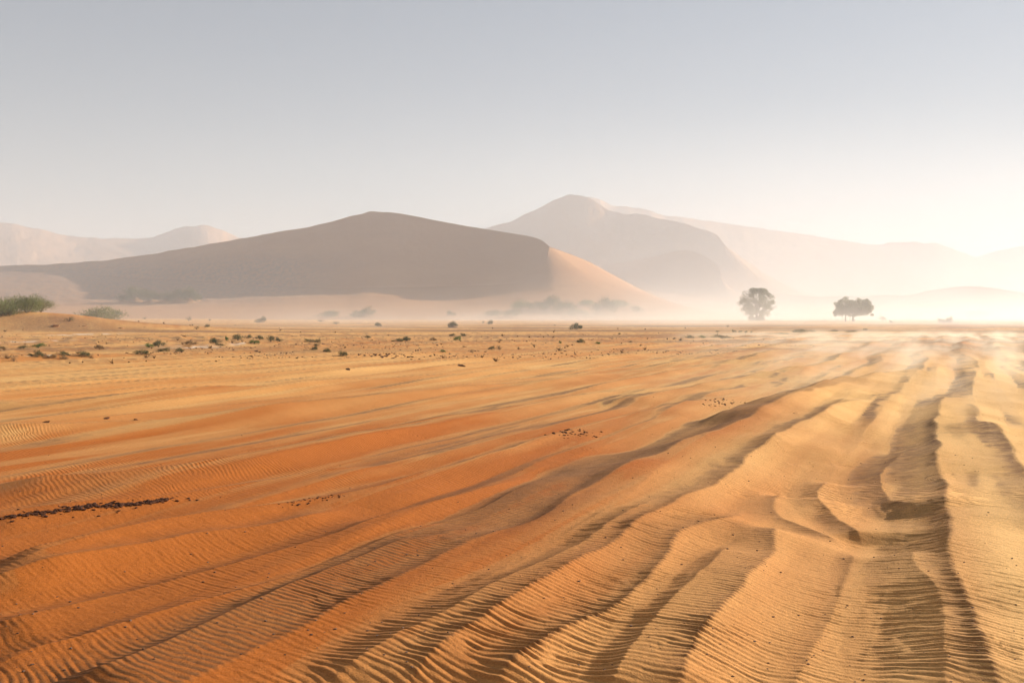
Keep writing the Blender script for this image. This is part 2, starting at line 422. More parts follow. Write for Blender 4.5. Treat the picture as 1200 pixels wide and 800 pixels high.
far_b = dune('far_dune', [
 (470,300,2300,470,302), (540,279,2230,540,283), (567,268,2200,570,290), (600,257.5,2160,600,300), (640,240,2110,640,306), (658,231.5,2088,662,310), (668,227.6,2078,672,311.5),
 (684,231,2055,694,313.5,650), (696,236,2042,708,315,665), (720,249,2010,740,316,690), (760,253,1960,780,316,720), (800,262,1900,815,314,780), (836,274,1850,840,304,860),
 (852,290,1800,852,291,1010), (872,305,1790,872,305.5,1040), (905,325,1780,905,325.4,1070), (950,345,1780,950,345.3,1100), (1000,358,1780,1000,358.2,1140)], 900,
 'tall hazy dune with a faint shaded face right of the main dune', M_far, 420, rough=3, ds=.71)
far_c = dune('far_dune_ridge', [
 (600,262,2900,600,262.4), (660,238,2850,660,238.4), (686,231,2820,686,231.5), (702,234,2800,702,234.5), (720,241,2780,720,241.5), (745,244,2750,745,244.5),
 (790,253,2700,790,253.5), (850,262,2650,850,262.5), (900,268,2600,900,268.5), (960,278,2550,960,278.5), (1040,286,2500,1040,286.5),
 (1090,284,2500,1090,284.5), (1112,290,2480,1112,290.5), (1142,300,2470,1142,300.5), (1200,312,2450,1200,312.4), (1300,330,2450,1300,330.4)], 1000,
 'long pale dune ridge sloping down to the right in haze', M_far, 420, rough=5, ds=.72)
far_d = dune('far_dune_spur', [
 (690,315,1650,690,318), (735,307,1620,740,326), (770,299,1600,775,336), (800,294,1570,805,338), (824,299,1540,826,338,800), (839,310,1510,840,332,860),
 (845,322,1480,845,326,900), (848,330,1470,848,330.4,950), (865,343,1470,865,343.3,980), (900,358,1470,900,358.2,1010)], 850,
 'low dune spur with a rounded shaded face behind the trees', M_far, 260, rough=1.2, ds=.76)
far_a = dune('far_dune_left', [
 (-300,262,3000,-300,262.4), (-80,257,3000,-80,257.5), (0,262,3000,0,262.5), (30,265,3000,30,265.5), (80,277,3000,80,277.4), (125,279,3000,125,279.4),
 (170,278,3000,170,278.4), (200,270,3000,200,270.5), (236,264,3000,236,264.5), (258,269,3000,258,269.5), (290,280,3000,290,280.4), (400,290,3000,400,290.4)], 1100,
 'faint rosy dunes on the far left horizon', M_far, 300, rough=4, ds=.66)
far_f = dune('far_dune_right', [
 (1080,330,3300,1080,330.4), (1130,306,3300,1130,306.4), (1165,296,3300,1165,296.4), (1210,286,3300,1210,286.4), (1300,280,3300,1300,280.4), (1420,300,3300,1420,300.4)], 1200,
 'barely visible dune at the right edge of the haze', M_far, 160, rough=4, ds=.64)
mid_e = dune('low_dune', [
 (660,306,1330,660,308), (690,301,1300,692,306), (706,302,1280,714,313), (726,312,1260,742,322), (760,321,1230,780,332), (800,329,1190,820,339),
 (850,338,1140,860,347), (930,346,1070,930,355), (1000,347,1010,1000,357), (1040,345.5,980,1040,359), (1062,346,965,1062,360), (1090,340,945,1090,362),
 (1130,336,915,1130,363), (1162,337.5,895,1165,362), (1200,343,880,1200,361), (1280,351,850,1280,362), (1400,356,830,1400,364)], 620,
 'low smooth dune with a shaded near side behind the two trees', M_far, 520, rough=.8)

# ------------------------------------------------------------------ ground lookup
trees_bvh = []
for o in (ground, main_dune, mid_e, far_d):
    me = o.data
    if o is ground:
        continue
    co = np.empty(len(me.vertices) * 3, np.float32); me.vertices.foreach_get('co', co)
    trees_bvh.append(BVHTree.FromPolygons([Vector(p) for p in co.reshape(-1, 3)], [tuple(p.vertices) for p in me.polygons]))
def gz(x, y):
    x = np.atleast_1d(np.asarray(x, float)); y = np.atleast_1d(np.asarray(y, float))
    z = ground_base(x, y); zz = z.copy()
    for k, (pts, H, wl, wr) in enumerate(RIDGES): ridge_add(x, y, zz, pts, H, wl, wr, 100 + k * 7)
    m = (y > 1) & (y < 60); z[m] = zz[m]; return z
def surf(px, py):
    """the point of the place under photo pixel px,py"""
    d = Vector(((px - 600) / F, 1, (HY - py) / F)); o = Vector((0, 0, CH))
    t = np.concatenate([np.linspace(3, 200, 2400), np.linspace(200, 1500, 1600)])
    X = t * d.x; Z = CH + t * d.z; G = gz(X, t)
    k = np.nonzero(Z <= G)[0]; best = t[k[0]] if len(k) else 1500.0
    for b in trees_bvh:
        h = b.ray_cast(o, d.normalized())
        if h[0] is not None and h[0].y < best: best = h[0].y
    return Vector((best * d.x, best, CH + best * d.z)), best
def surf_z(x, y):
    z = float(gz(x, y)[0])
    for b in trees_bvh:
        h = b.ray_cast(Vector((x, y, 400)), Vector((0, 0, -1)))
        if h[0] is not None: z = max(z, h[0].z)
    return z

# ------------------------------------------------------------------ plants
def leaf_quads(P, Dn, size, rnd, aspect=2.6):
    """small leaf faces at points P pointing along Dn"""
    n = len(P); r = rnd.normal(size=(n, 3)); d = Dn + .55 * r; d /= np.linalg.norm(d, axis=1)[:, None]
    s = np.cross(d, rnd.normal(size=(n, 3))); s /= np.linalg.norm(s, axis=1)[:, None] + 1e-9
    L = (size * (.6 + .8 * rnd.random(n)))[:, None]; W = L / aspect
    V = np.concatenate([P - s * W * .5, P + s * W * .5, P + d * L + s * W * .2, P + d * L - s * W * .2], 0)
    i = np.arange(n); return V, np.stack([i, i + n, i + 2 * n, i + 3 * n], 1)
def shrub_mesh(name, seed, n, clumps, flat, size, spiky=False, cone=False):
    """a unit-wide shrub: clumps of leaves on a dome, x in -.5..5, z 0..1"""
    rnd = np.random.default_rng(seed); Vs, Fs, off = [], [], 0
    cc = []
    for k in range(clumps):
        a = rnd.random() * 6.283; q = math.sqrt(rnd.random()) * .36
        cz = (.30 + .45 * rnd.random()) * (1 - (q / .5) ** 2 * (1.0 if not cone else 1.3))
        cc.append((q * math.cos(a), q * math.sin(a), max(cz, .12), .12 + .12 * rnd.random()))
    per = n // clumps
    for (cx, cy, cz, cr) in cc:
        p = rnd.normal(size=(per, 3)); p /= np.linalg.norm(p, axis=1)[:, None]
        rad = rnd.random(per) ** .4
        P = np.stack([cx + cr * p[:, 0] * rad, cy + cr * p[:, 1] * rad, cz + cr * 1.6 * p[:, 2] * rad], 1)
        P[:, 2] = np.abs(P[:, 2]); P[:, 0] += .35 * (P[:, 2] - .3) * (seed % 3 - 1)
        Dn = P - np.array([0, 0, -.1]); Dn /= np.linalg.norm(Dn, axis=1)[:, None]
        if spiky: Dn[:, 2] += 1.0
        v, f = leaf_quads(P, Dn, size, rnd, 3.2 if not spiky else 6.0)
        Vs.append(v); Fs.append(f + off); off += len(v)
    V = np.concatenate(Vs); V[:, 2] = np.clip(V[:, 2], 0, None) * flat
    return mesh_from(name, V, np.concatenate(Fs))
def stalk_mesh(name, seed, n, th=.012):
    """branching woody stems from the root, unit shrub"""
    rnd = np.random.default_rng(seed); V, Fc = [], []
    def seg(a, b, r0, r1):
        k = len(V)
        d = (b - a); s = np.cross(d, [0, 0, 1.0]); s = s / (np.linalg.norm(s) + 1e-6); t = np.cross(d, s); t /= np.linalg.norm(t) + 1e-6
        for c, r in ((a, r0), (b, r1)):
            for q in range(3):
                an = q * 2.094; V.append(c + r * (math.cos(an) * s + math.sin(an) * t))
        for q in range(3): Fc.append((k + q, k + (q + 1) % 3, k + 3 + (q + 1) % 3, k + 3 + q))
    for i in range(n):
        a = rnd.random() * 6.283; q = rnd.random() * .42
        p = np.array([0, 0, -.03]); e = np.array([q * math.cos(a), q * math.sin(a), .55 + .4 * rnd.random() - q * .5])
        m = p + (e - p) * .5 + rnd.normal(size=3) * .04
        seg(p, m, th, th * .7); seg(m, e, th * .7, th * .3)
        for _ in range(2): seg(m, m + (e - p) * .35 + rnd.normal(size=3) * .12, th * .5, th * .2)
    return mesh_from(name, V, Fc)

SH = {}
def shape(kind):
    if kind not in SH:
        if kind == 'tuft': SH[kind] = [(shrub_mesh('tuft_leaves', s, 900, 9, 1, .13, True), stalk_mesh('tuft_stems', s, 8)) for s in (1, 2, 3)]
        if kind == 'bush': SH[kind] = [(shrub_mesh('bush_leaves', s, 1000, 12, 1, .075), stalk_mesh('bush_stems', s, 10)) for s in (11, 12, 13, 14)]
        if kind == 'dome': SH[kind] = [(shrub_mesh('dome_leaves', s, 5200, 34, 1, .045, True), stalk_mesh('dome_stems', s, 12, .008)) for s in (21, 22, 23)]
        if kind == 'cone': SH[kind] = [(shrub_mesh('cone_leaves', s, 2600, 20, 1, .05, False, True), stalk_mesh('cone_stems', s, 8, .01)) for s in (31, 32)]
        if kind == 'twig': SH[kind] = [(shrub_mesh('twig_leaves', s, 260, 7, 1, .10, True), stalk_mesh('twig_stems', s, 22, .010)) for s in (41, 42, 43)]
    return SH[kind]
MC = {}
def matmesh(me, mat):
    k = (me.name, mat.name)
    if k not in MC:
        c = me.copy(); c.name = me.name; c.materials.clear(); c.materials.append(mat); MC[k] = c
    return MC[k]
cnt = [0]
def plant(name, px, py, wpx, hpx, kind, mat, label, cat='shrub', group=None, mound=0, D=None):
    cnt[0] += 1
    if D is None: p, D = surf(px, py)
    else: p = Vector(((px - 600) * D / F, D, surf_z((px - 600) * D / F, D)))
    wd, hg = wpx * D / F, hpx * D / F
    root = bpy.data.objects.new(name, None); COL.objects.link(root)
    root.location = (p.x, p.y + (wd * .25 if kind in ('dome', 'cone') else 0), p.z - .02)
    root.rotation_euler = (0, 0, (cnt[0] * 2.4) % 6.28)
    tag(root, label, cat, group)
    leaves, stems = shape(kind)[cnt[0] % len(shape(kind))]
    a = link('foliage', matmesh(leaves, mat), None, root); b = link('stems', matmesh(stems, M_twig), None, root)
    wx = 1.35 if kind == 'dome' else 1.15
    for o in (a, b): o.scale = (wd * wx, wd * wx * .9, hg * (1.0 if kind in ('bush', 'twig') else 1.15))
    if mound:
        o = link('sand_mound', matmesh(MOUND, M_mound), None, root)
        o.scale = (wd * .72 * mound, wd * .6 * mound, hg * .5 * mound); a.location.z = b.location.z = hg * .12
    return root
def mound_mesh():
    V, Fc = [], []; nr, ns = 10, 28
    for i in range(nr + 1):
        q = i / nr
        for j in range(ns):
            a = j / ns * 6.283; rr = q * (1 + .15 * math.sin(a * 2 + 1) + .08 * math.sin(a * 5))
            V.append((rr * math.cos(a), rr * math.sin(a), (1 - q) ** 1.3 * (1 + .06 * math.sin(a * 3 + q * 5)) - .08 * q))
    for i in range(nr):
        for j in range(ns):
            a = i * ns + j; b = i * ns + (j + 1) % ns; Fc.append((a, a + ns, b + ns, b))
    return mesh_from('mound', V, Fc, True)
MOUND = mound_mesh()

G1 = 'small desert shrubs on the gravel flat'
PL = [
 # name px base_y w h kind material label category group mound
 ('desert_shrub',81,377,12,7,'twig',M_olive,'small twiggy shrub on the sand below the big green bushes'),
 ('desert_shrub',28,408,13,5,'bush',M_olive,'flat olive shrub beside the pale crust at far left'),
 ('desert_shrub',45,407,16,6,'bush',M_bright,'bright green low shrub at far left on the pale crust'),
 ('dry_tuft',116,409,11,6,'tuft',M_dry,'thin straw coloured tuft right of the far left shrubs'),
 ('desert_shrub',74,416,14,7,'bush',M_leaf,'dark green shrub leaning right in the far left cluster'),
 ('desert_shrub',98,418,16,9,'bush',M_leaf,'darkest rounded shrub at the right end of the left cluster'),
 ('desert_shrub',37,417,9,4,'bush',M_leaf,'tiny dark green shrub in the far left cluster'),
 ('dry_tuft',45,418,9,9,'tuft',M_olive,'upright olive tuft in the far left cluster'),
 ('dry_tuft',53,418,11,6,'twig',M_dry,'dry brown tuft left of the yellow one at far left'),
 ('dry_tuft',60,420,12,6,'tuft',M_dry,'yellowish dry tuft in the middle of the far left cluster'),
 ('dry_tuft',75,421,10,5,'tuft',M_dry,'dry tuft in front of the dark leaning shrub'),
 ('dry_tuft',16,424,10,8,'twig',M_dry,'dry tuft nearest the left edge of the flat'),
 ('desert_shrub',2,408,6,4,'bush',M_leaf,'small green shrub cut by the left picture edge'),
 ('desert_shrub',166,415.5,19,8,'bush',M_leaf,'wide dark green shrub nearest the viewer left of the white crust'),
 ('desert_shrub',175,407,12,6,'bush',M_bright,'bright green shrub joined to an olive one by the white crust'),
 ('desert_shrub',186,406,14,8,'tuft',M_olive,'olive tan shrub right behind the bright green one'),
 ('desert_shrub',192,411.5,14,6,'bush',M_leaf,'dark green shrub on the near rim of the white crust'),
 ('desert_shrub',210.5,412,9,5,'tuft',M_olive,'small olive tuft on the near rim of the white crust'),
 ('dry_tuft',225,404,16,6,'tuft',M_dry,'reddish tan dry cushion behind the white crust'),
 ('desert_shrub',253,402.5,15,9,'bush',M_leaf,'dark green shrub leaning right at the end of the white crust'),
 ('desert_shrub',257,405,10,4,'bush',M_leaf,'low dark shrub just in front of the leaning green one'),
 ('desert_shrub',265.5,399,4,6,'tuft',M_bright,'narrow light green upright sprig between two dark shrubs'),
 ('desert_shrub',279,398.5,16,8,'bush',M_leaf,'broad dark green double shrub in the middle of the left flat'),
 ('desert_shrub',290.5,396.5,10,6,'bush',M_olive,'olive shrub right of the broad dark double shrub'),
 ('desert_shrub',304,397.5,10,5,'tuft',M_olive,'pale olive tuft behind the bright green low shrub'),
 ('desert_shrub',297.5,402.5,14,6,'bush',M_bright,'bright green low shrub behind the small white patch'),
 ('desert_shrub',317,400,12,8,'bush',M_leaf,'dark green shrub left of a paler twin'),
 ('desert_shrub',327,400,10,6,'bush',M_olive,'paler shrub touching its dark green left neighbour'),
 ('desert_shrub',363,401,13,6,'bush',M_leaf,'long dark shrub at the top of a small heap of three'),
 ('desert_shrub',373,402,8,7,'bush',M_olive,'upright olive shrub at the right of a group of three'),
 ('desert_shrub',371,405.5,7,4,'bush',M_olive,'tiny olive shrub between the upper and the lower one'),
 ('desert_shrub',368,410,11,6,'bush',M_leaf,'lowest dark shrub of the heap of three'),
 ('desert_shrub',383,412.5,9,5,'tuft',M_olive,'faint green tuft right below the heap of three'),
 ('desert_shrub',401,417,13,8,'bush',M_olive,'brownish green shrub with dark clods on its left'),
 ('desert_shrub',430.6,396,8,4,'bush',M_olive,'tiny dark shrub alone near the dust in the middle left'),
 ('desert_shrub',468,400,10,4,'tuft',M_olive,'left low half of a green tuft in the middle of the flat'),
 ('desert_shrub',477,399.5,10,6,'tuft',M_leaf,'taller right half of a green tuft in the middle of the flat'),
 ('desert_shrub',461,400,6,2.5,'bush',M_leaf,'very low dark sprig left of the two green tufts'),
 ('dry_tuft',508,399,8,4,'tuft',M_dry,'small tan tuft left of the central green trio'),
 ('desert_shrub',530,394,9,4.5,'bush',M_olive,'left back shrub of the central green trio'),
 ('desert_shrub',536,398.5,10,7,'bush',M_bright,'front bright green shrub of the central trio'),
 ('desert_shrub',542,394,8,5,'bush',M_olive,'right back shrub of the central green trio'),
 ('desert_shrub',519,412.5,7,4,'bush',M_bright,'lone small bright green sprig nearer than the central trio'),
 ('dry_tuft',544,407,9,3,'twig',M_dry,'flat tan twigs right of the central trio'),
 ('dry_tuft',552,412,9,3.5,'twig',M_dry,'low brown twiggy heap below the flat tan twigs'),
 ('desert_shrub',569,412.5,4.5,2,'bush',M_leaf,'tiny dark green dot of a plant below the olive pair'),
 ('desert_shrub',576,409.5,9,5,'bush',M_leaf,'dark left half of an olive pair right of the centre'),
 ('dry_tuft',585,409.5,10,6,'twig',M_dry,'dry right half of an olive pair right of the centre'),
 ('dry_tuft',587,399.5,6,3.5,'twig',M_dry,'small dark tan twig tuft behind the olive pair'),
 ('desert_shrub',656,402,4,4,'bush',M_bright,'tiny green plant among dark clods'),
 ('desert_shrub',680,401.5,9,5,'tuft',M_olive,'greyish olive tuft left of a dark green one'),
 ('desert_shrub',700,403,7,4,'bush',M_bright,'small dark green plant on the brown flat right of centre'),
 ('desert_shrub',726,391.5,3.5,2.5,'bush',M_leaf,'tiny green dot of a plant at the edge of the dust'),
 ('desert_shrub',739,401,5,2.5,'bush',M_leaf,'low green plant halfway to the round tree'),
 ('desert_shrub',790,397.5,4,2.5,'bush',M_leaf,'tiny dark plant below the left side of the round tree'),
 ('desert_shrub',798,399,4.5,2.5,'bush',M_leaf,'low dark plant just nearer than its left neighbour'),
 ('desert_shrub',808,396,13,5,'bush',M_olive,'flat olive shrub left of a small green one below the round tree'),
 ('desert_shrub',822.5,396,9,4.5,'bush',M_bright,'small green shrub between the olive and the brown one'),
 ('desert_shrub',846,396.5,23,5,'bush',M_olive,'long low brown shrub below the round tree'),
 ('desert_shrub',840,389,5,2.5,'bush',M_olive,'first speck of shrub in the row at the dust line'),
 ('desert_shrub',860,389.3,6,3.5,'tuft',M_olive,'light tuft in the row at the dust line under the round tree'),
 ('desert_shrub',868,389.3,6,3,'bush',M_leaf,'dark shrub in the row under the trunk of the round tree'),
 ('desert_shrub',874,389.8,5,3,'bush',M_leaf,'shrub touching the dark one under the round tree'),
 ('desert_shrub',881,389.3,4,2,'bush',M_leaf,'last speck of the row under the round tree'),
 ('desert_shrub',917,391.2,14,2.5,'bush',M_leaf,'long flat dark shrub strip right of the round tree'),
 ('desert_shrub',938,389.5,20,4,'tuft',M_olive,'pale long shrub heap between the two trees'),
 ('desert_shrub',952,389,10,3,'bush',M_olive,'small shrub right of the pale long heap'),
 ('desert_shrub',976,388.5,12,3,'bush',M_dusty,'grey low shrub strip under the left side of the flat topped tree'),
 ('desert_shrub',998,389,13,3,'bush',M_olive,'low shrub strip under the flat topped tree'),
 ('desert_shrub',1014,387,6,3.2,'bush',M_dusty,'small grey shrub right under the flat topped tree'),
 # in the dust
 ('dusty_shrub',305,378,13,7,'cone',M_dusty,'dark dusty hummock shrub alone left of the dune foot','shrub',None,.8),
 ('dusty_shrub',382.5,373,24,8,'dome',M_dusty,'pale flat shrub hummock in the dust below the dark slip face','shrub',None,.8),
 ('dusty_shrub',426,372,28,12,'cone',M_dusty,'grey cone shaped hummock bush below the dune crest','shrub',None,.9),
 ('dusty_shrub',443,382.5,9,5,'tuft',M_dusty,'faint grey tuft in blowing dust right of the cone shaped bush'),
 ('dusty_shrub',394,380,9,4,'twig',M_dusty,'barely visible twiggy tuft in the dust'),
 ('dusty_shrub',375.6,377,9,3,'twig',M_dusty,'thin pale twigs in front of the pale flat hummock'),
 ('dusty_shrub',528,370,10,6,'cone',M_dusty,'small hummock shrub with a peak, far behind the central trio','shrub',None,1.0),
 ('dusty_shrub',531,384,13,7,'cone',M_dusty,'wedge shaped hummock shrub in dust behind the central trio','shrub',None,1.1),
 ('dusty_shrub',574,380,8,5,'cone',M_dusty,'tiny grey hummock right of the wedge shaped one','shrub',None,.9),
 ('dusty_shrub',566,379,4,4,'twig',M_dusty,'little stick like shrub left of a tiny hummock'),
 ('dusty_shrub',676,386,14,7.5,'tuft',M_dusty,'pale green rounded shrub standing in the dust band'),
 ('dusty_shrub',221,376,8,6,'twig',M_dusty,'pale twiggy shrub in the dust left of centre'),
 ('dusty_shrub',245.5,376,5,3,'twig',M_dusty,'tiny forked twig far in the dust left of centre'),
 ('dusty_shrub',169,374,5,3,'twig',M_dusty,'tiny forked twig behind the left flat'),
 ('dusty_shrub',230.5,386,6,5,'twig',M_olive,'faint upright tuft at the dust edge'),
 ('dusty_shrub',243,383.5,6,5,'bush',M_dusty,'small brown upright stub with a shadow to its left'),
 ('dusty_shrub',1034,376,11,6,'bush',M_dusty,'rounded shrub just right of the flat topped tree'),
 ('dusty_shrub',1045,378.5,8,4,'bush',M_dusty,'small low shrub right of the rounded one'),
 ('dusty_shrub',1105,378.5,12,7,'bush',M_dusty,'left half of the dark shrub pair at right'),
 ('dusty_shrub',1113,378.5,9,9,'bush',M_dusty,'taller right half of the dark shrub pair at right'),
 ('dusty_shrub',1149,374,30,9,'dome',M_dusty,'long rounded hummock shrub near the right edge','shrub',None,.8),
 # hummock field below the sunlit flank
 ('hummock_bush',576,371,22,7,'dome',M_dusty,'leftmost low bush of the hummock field on the dune foot','bush','bushes on sand hummocks',.9),
 ('hummock_bush',597,372.5,26,9,'dome',M_dusty,'second bush of the hummock field, low and wide','bush','bushes on sand hummocks',.9),
 ('hummock_bush',612,365,26,12,'dome',M_grass,'green bush on the left shoulder of the hummock field','bush','bushes on sand hummocks',.9),
 ('hummock_bush',630,366,26,12,'dome',M_dusty,'grey bush left of the highest one','bush','bushes on sand hummocks',.9),
 ('hummock_bush',646,366,28,17,'dome',M_dusty,'highest rounded bush in the hummock field','bush','bushes on sand hummocks',1.0),
 ('hummock_bush',664,368,28,14,'dome',M_dusty,'bush on the slope right of the highest one','bush','bushes on sand hummocks',1.0),
 ('hummock_bush',678,371,24,9,'dome',M_dusty,'low front bush in the middle of the hummock field','bush','bushes on sand hummocks',.9),
 ('hummock_bush',690,360,22,8,'dome',M_grass,'small green bush between the two high hummocks','bush','bushes on sand hummocks',.7),
 ('hummock_bush',708,369,36,19,'cone',M_dusty,'big cone shaped bush in the right half of the hummock field','bush','bushes on sand hummocks',1.0),
 ('hummock_bush',729,362,26,10,'dome',M_grass,'green bush on the right shoulder of the hummock field','bush','bushes on sand hummocks',.8),
 ('hummock_bush',748,366,14,7,'dome',M_dusty,'last small bush at the right end of the hummock field','bush','bushes on sand hummocks',.8),
 # long grey bush bank left
 ('bank_bush',143,354,18,9,'bush',M_dusty,'low left end of the long grey bush bank','bush','bushes of the long grey bank at the dune foot',.6),
 ('bank_bush',157,354,26,17,'dome',M_dusty,'tallest left part of the long grey bush bank','bush','bushes of the long grey bank at the dune foot',.8),
 ('bank_bush',176,354.5,26,13,'dome',M_dusty,'middle left part of the long grey bush bank','bush','bushes of the long grey bank at the dune foot',.8),
 ('bank_bush',192,355,22,12,'dome',M_dusty,'lower middle part of the long grey bush bank','bush','bushes of the long grey bank at the dune foot',.8),
 ('bank_bush',207,355,24,15,'dome',M_dusty,'greenish right part of the long grey bush bank','bush','bushes of the long grey bank at the dune foot',.8),
 ('bank_bush',221,355,22,16,'dome',M_dusty,'right shoulder of the long grey bush bank','bush','bushes of the long grey bank at the dune foot',.9),
 ('bank_bush',231,353,12,10,'bush',M_dusty,'brown right end of the long grey bush bank','bush','bushes of the long grey bank at the dune foot',.8),
 ('grass_bush',108,371,46,20,'dome',M_grass,'wide pale green dome bush half sunk behind the sand rise','bush',None,0,215),
 ('dusty_shrub',136,369,14,6,'bush',M_dusty,'small grey shrub right of the pale green dome bush'),
 # big green bushes on the left mound
 ('grass_bush',-12,372,46,26,'dome',M_grass,'big green grassy bush cut by the left picture edge','bush','big green bushes on the left mound',0),
 ('grass_bush',8,368,34,22,'dome',M_grass,'tall green bush at the left end of the mound','bush','big green bushes on the left mound',0),
 ('grass_bush',27,367,34,21,'dome',M_grass,'middle green bush on the crown of the mound','bush','big green bushes on the left mound',0),
 ('grass_bush',44,365,32,16,'dome',M_grass,'right green bush sloping down the mound','bush','big green bushes on the left mound',0),
 ('dusty_shrub',12,370,16,9,'bush',M_olive,'brownish shrub in front of the big green bushes'),
]
for row in PL:
    name, px, py, wd, hg, kind, mat, label = row[:8]
    cat = row[8] if len(row) > 8 else ('tuft' if name == 'dry_tuft' else 'shrub')
    grp = row[9] if len(row) > 9 else (G1 if name in ('desert_shrub', 'dry_tuft') else 'dusty shrubs in the blowing sand')
    plant(name, px, py, wd, hg, kind, mat, label, cat, grp, row[10] if len(row) > 10 else 0, row[11] if len(row) > 11 else None)

# ------------------------------------------------------------------ trees
def tube(V, Fc, pts, rads, ns=7):
    base = len(V); pts = [np.array(p, float) for p in pts]
    for i, (p, r) in enumerate(zip(pts, rads)):
        d = pts[min(i + 1, len(pts) - 1)] - pts[max(i - 1, 0)]; d /= np.linalg.norm(d) + 1e-9
        s = np.cross(d, [.3, .9, .1]); s /= np.linalg.norm(s); t = np.cross(d, s)
        for q in range(ns):
            a = q / ns * 6.283; V.append(p + r * (math.cos(a) * s + math.sin(a) * t))
    for i in range(len(pts) - 1):
        for q in range(ns):
            a = base + i * ns + q; b = base + i * ns + (q + 1) % ns; Fc.append((a, b, b + ns, a + ns))
def tree(px, py, wpx, hpx, mode, label, seed):
    p, D = surf(px, py); rnd = np.random.default_rng(seed)
    W, H = wpx * D / F, hpx * D / F
    root = bpy.data.objects.new('acacia_tree', None); COL.objects.link(root); root.location = (p.x, p.y, p.z - .05)
    tag(root, label, 'tree', 'camel thorn trees on the dusty plain')
    V, Fc = [], []; ends = []
    def grow(a, d, L, r, lev):
        pts = [a]; rads = [r]
        for k in range(4):
            d = d + rnd.normal(size=3) * .13 + np.array([0, 0, .05]); d /= np.linalg.norm(d)
            pts.append(pts[-1] + d * L / 4); rads.append(r * (1 - .14 * (k + 1)))
        tube(V, Fc, pts, rads, 7 if lev < 2 else 4)
        if lev >= 3: ends.append(pts[-1]); ends.append(pts[-2]); return
        for k in range(3 if lev else 4):
            ax = rnd.normal(size=3); ax[2] *= .35; nd = d + ax * (.75 if mode == 'round' else .9); nd /= np.linalg.norm(nd)
            grow(pts[-1] if k else pts[-2], nd, L * (.62 + .2 * rnd.random()), r * .5, lev + 1)
    if mode == 'round':
        for a in (0, 2.2, 4.3):
            grow(np.array([.3 * math.cos(a), .3 * math.sin(a), 0]), np.array([.35 * math.cos(a), .35 * math.sin(a), 1.0]), H * .30, .32, 0)
    else:
        grow(np.array([0, 0, 0.]), np.array([.05, 0, 1.]), H * .34, .42, 0)
        grow(np.array([-2.2, .4, 0.]), np.array([-.15, 0, 1.]), H * .30, .25, 1)
    link('trunk', mesh_from('trunk', V, Fc, True), M_bark, root)
    # crown lobes, each a clump of leaf faces
    Vs, Fs, off = [], [], 0; lobes = []
    if mode == 'round':
        for k in range(130):
            a = rnd.random() * 6.283; zz = rnd.random(); env = math.sin(math.pi * (.16 + .74 * zz)) ** .8
            q = env * (.35 + .65 * rnd.random() ** .5)
            lobes.append((q * W * .47 * math.cos(a), q * W * .47 * math.sin(a), H * (.18 + .76 * zz), W * (.055 + .04 * rnd.random())))
        for k in range(16):
            a = rnd.random() * 6.283; lobes.append((.18 * W * math.cos(a), .18 * W * math.sin(a), H * (.03 + .10 * rnd.random()), W * .06))
    else:
        for k in range(150):
            a = rnd.random() * 6.283; q = math.sqrt(rnd.random())
            lobx = q * W * .46 * math.cos(a); top = H * (.97 - .30 * q ** 2.2)
            top *= 1 - .0 * math.exp(-((lobx / W + .02) / .07) ** 2)
            lobes.append((lobx, q * W * .42 * math.sin(a), H * (.20 + .20 * rnd.random()) + (top - H * .36) * rnd.random() ** .75, W * (.045 + .03 * rnd.random())))
        for k in range(14):
            a = rnd.random() * 6.283; lobes.append((W * .45 * math.cos(a), W * .4 * math.sin(a), H * (.22 + .16 * rnd.random()), W * .032))
    for (cx, cy, cz, cr) in lobes:
        n = 120; q = rnd.normal(size=(n, 3)); q /= np.linalg.norm(q, axis=1)[:, None]; rad = (rnd.random(n) ** .45)[:, None]
        P = np.array([cx, cy, cz]) + q * rad * cr * np.array([1.15, 1.15, .8])
        v, f = leaf_quads(P, q, W * .022, rnd, 1.7); Vs.append(v); Fs.append(f + off); off += len(v)
    link('crown', mesh_from('crown', np.concatenate(Vs), np.concatenate(Fs)), M_tree, root)
    return root
tree(887, 375.7, 41, 39, 'round', 'round bushy tree with foliage down to the ground, the left one of the two trees', 5)
tree(1000, 376.5, 47, 30, 'flat', 'flat topped spreading tree on a bare trunk, the right one of the two trees', 9)

# ------------------------------------------------------------------ clods and pebbles
def rock_mesh(name, seed, rough=.3):
    rnd = np.random.default_rng(seed)
    import bmesh
    bm = bmesh.new(); bmesh.ops.create_icosphere(bm, subdivisions=1, radius=1)
    for v in bm.verts: v.co *= 1 + rough * (rnd.random() * 2 - 1); v.co.z *= .7
    me = bpy.data.meshes.new(name); bm.to_mesh(me); bm.free(); return me
RK = [rock_mesh('rock', s) for s in range(5)]
RKA = []
for m_ in RK:
    co = np.array([v.co[:] for v in m_.vertices]); fa = np.array([p.vertices[:] for p in m_.polygons]); RKA.append((co, fa))
def scatter(name, X, Y, sz, mat, label, cat, kind='stuff', lift=.25, rnd=rng):
    Z = gz(X, Y); Vs, Fs, off = [], [], 0
    for i in range(len(X)):
        co, fa = RKA[i % 5]; a = rnd.random() * 6.28; c, s = math.cos(a), math.sin(a)
        q = co * sz[i] * np.array([1 + .5 * rnd.random(), 1, .8]); q = np.stack([q[:, 0] * c - q[:, 1] * s, q[:, 0] * s + q[:, 1] * c, q[:, 2]], 1)
        Vs.append(q + np.array([X[i], Y[i], Z[i] + lift * sz[i]])); Fs.append(fa + off); off += len(co)
    o = link(name, mesh_from(name, np.concatenate(Vs), np.concatenate(Fs)), mat); return tag(o, label, cat, kind=kind)
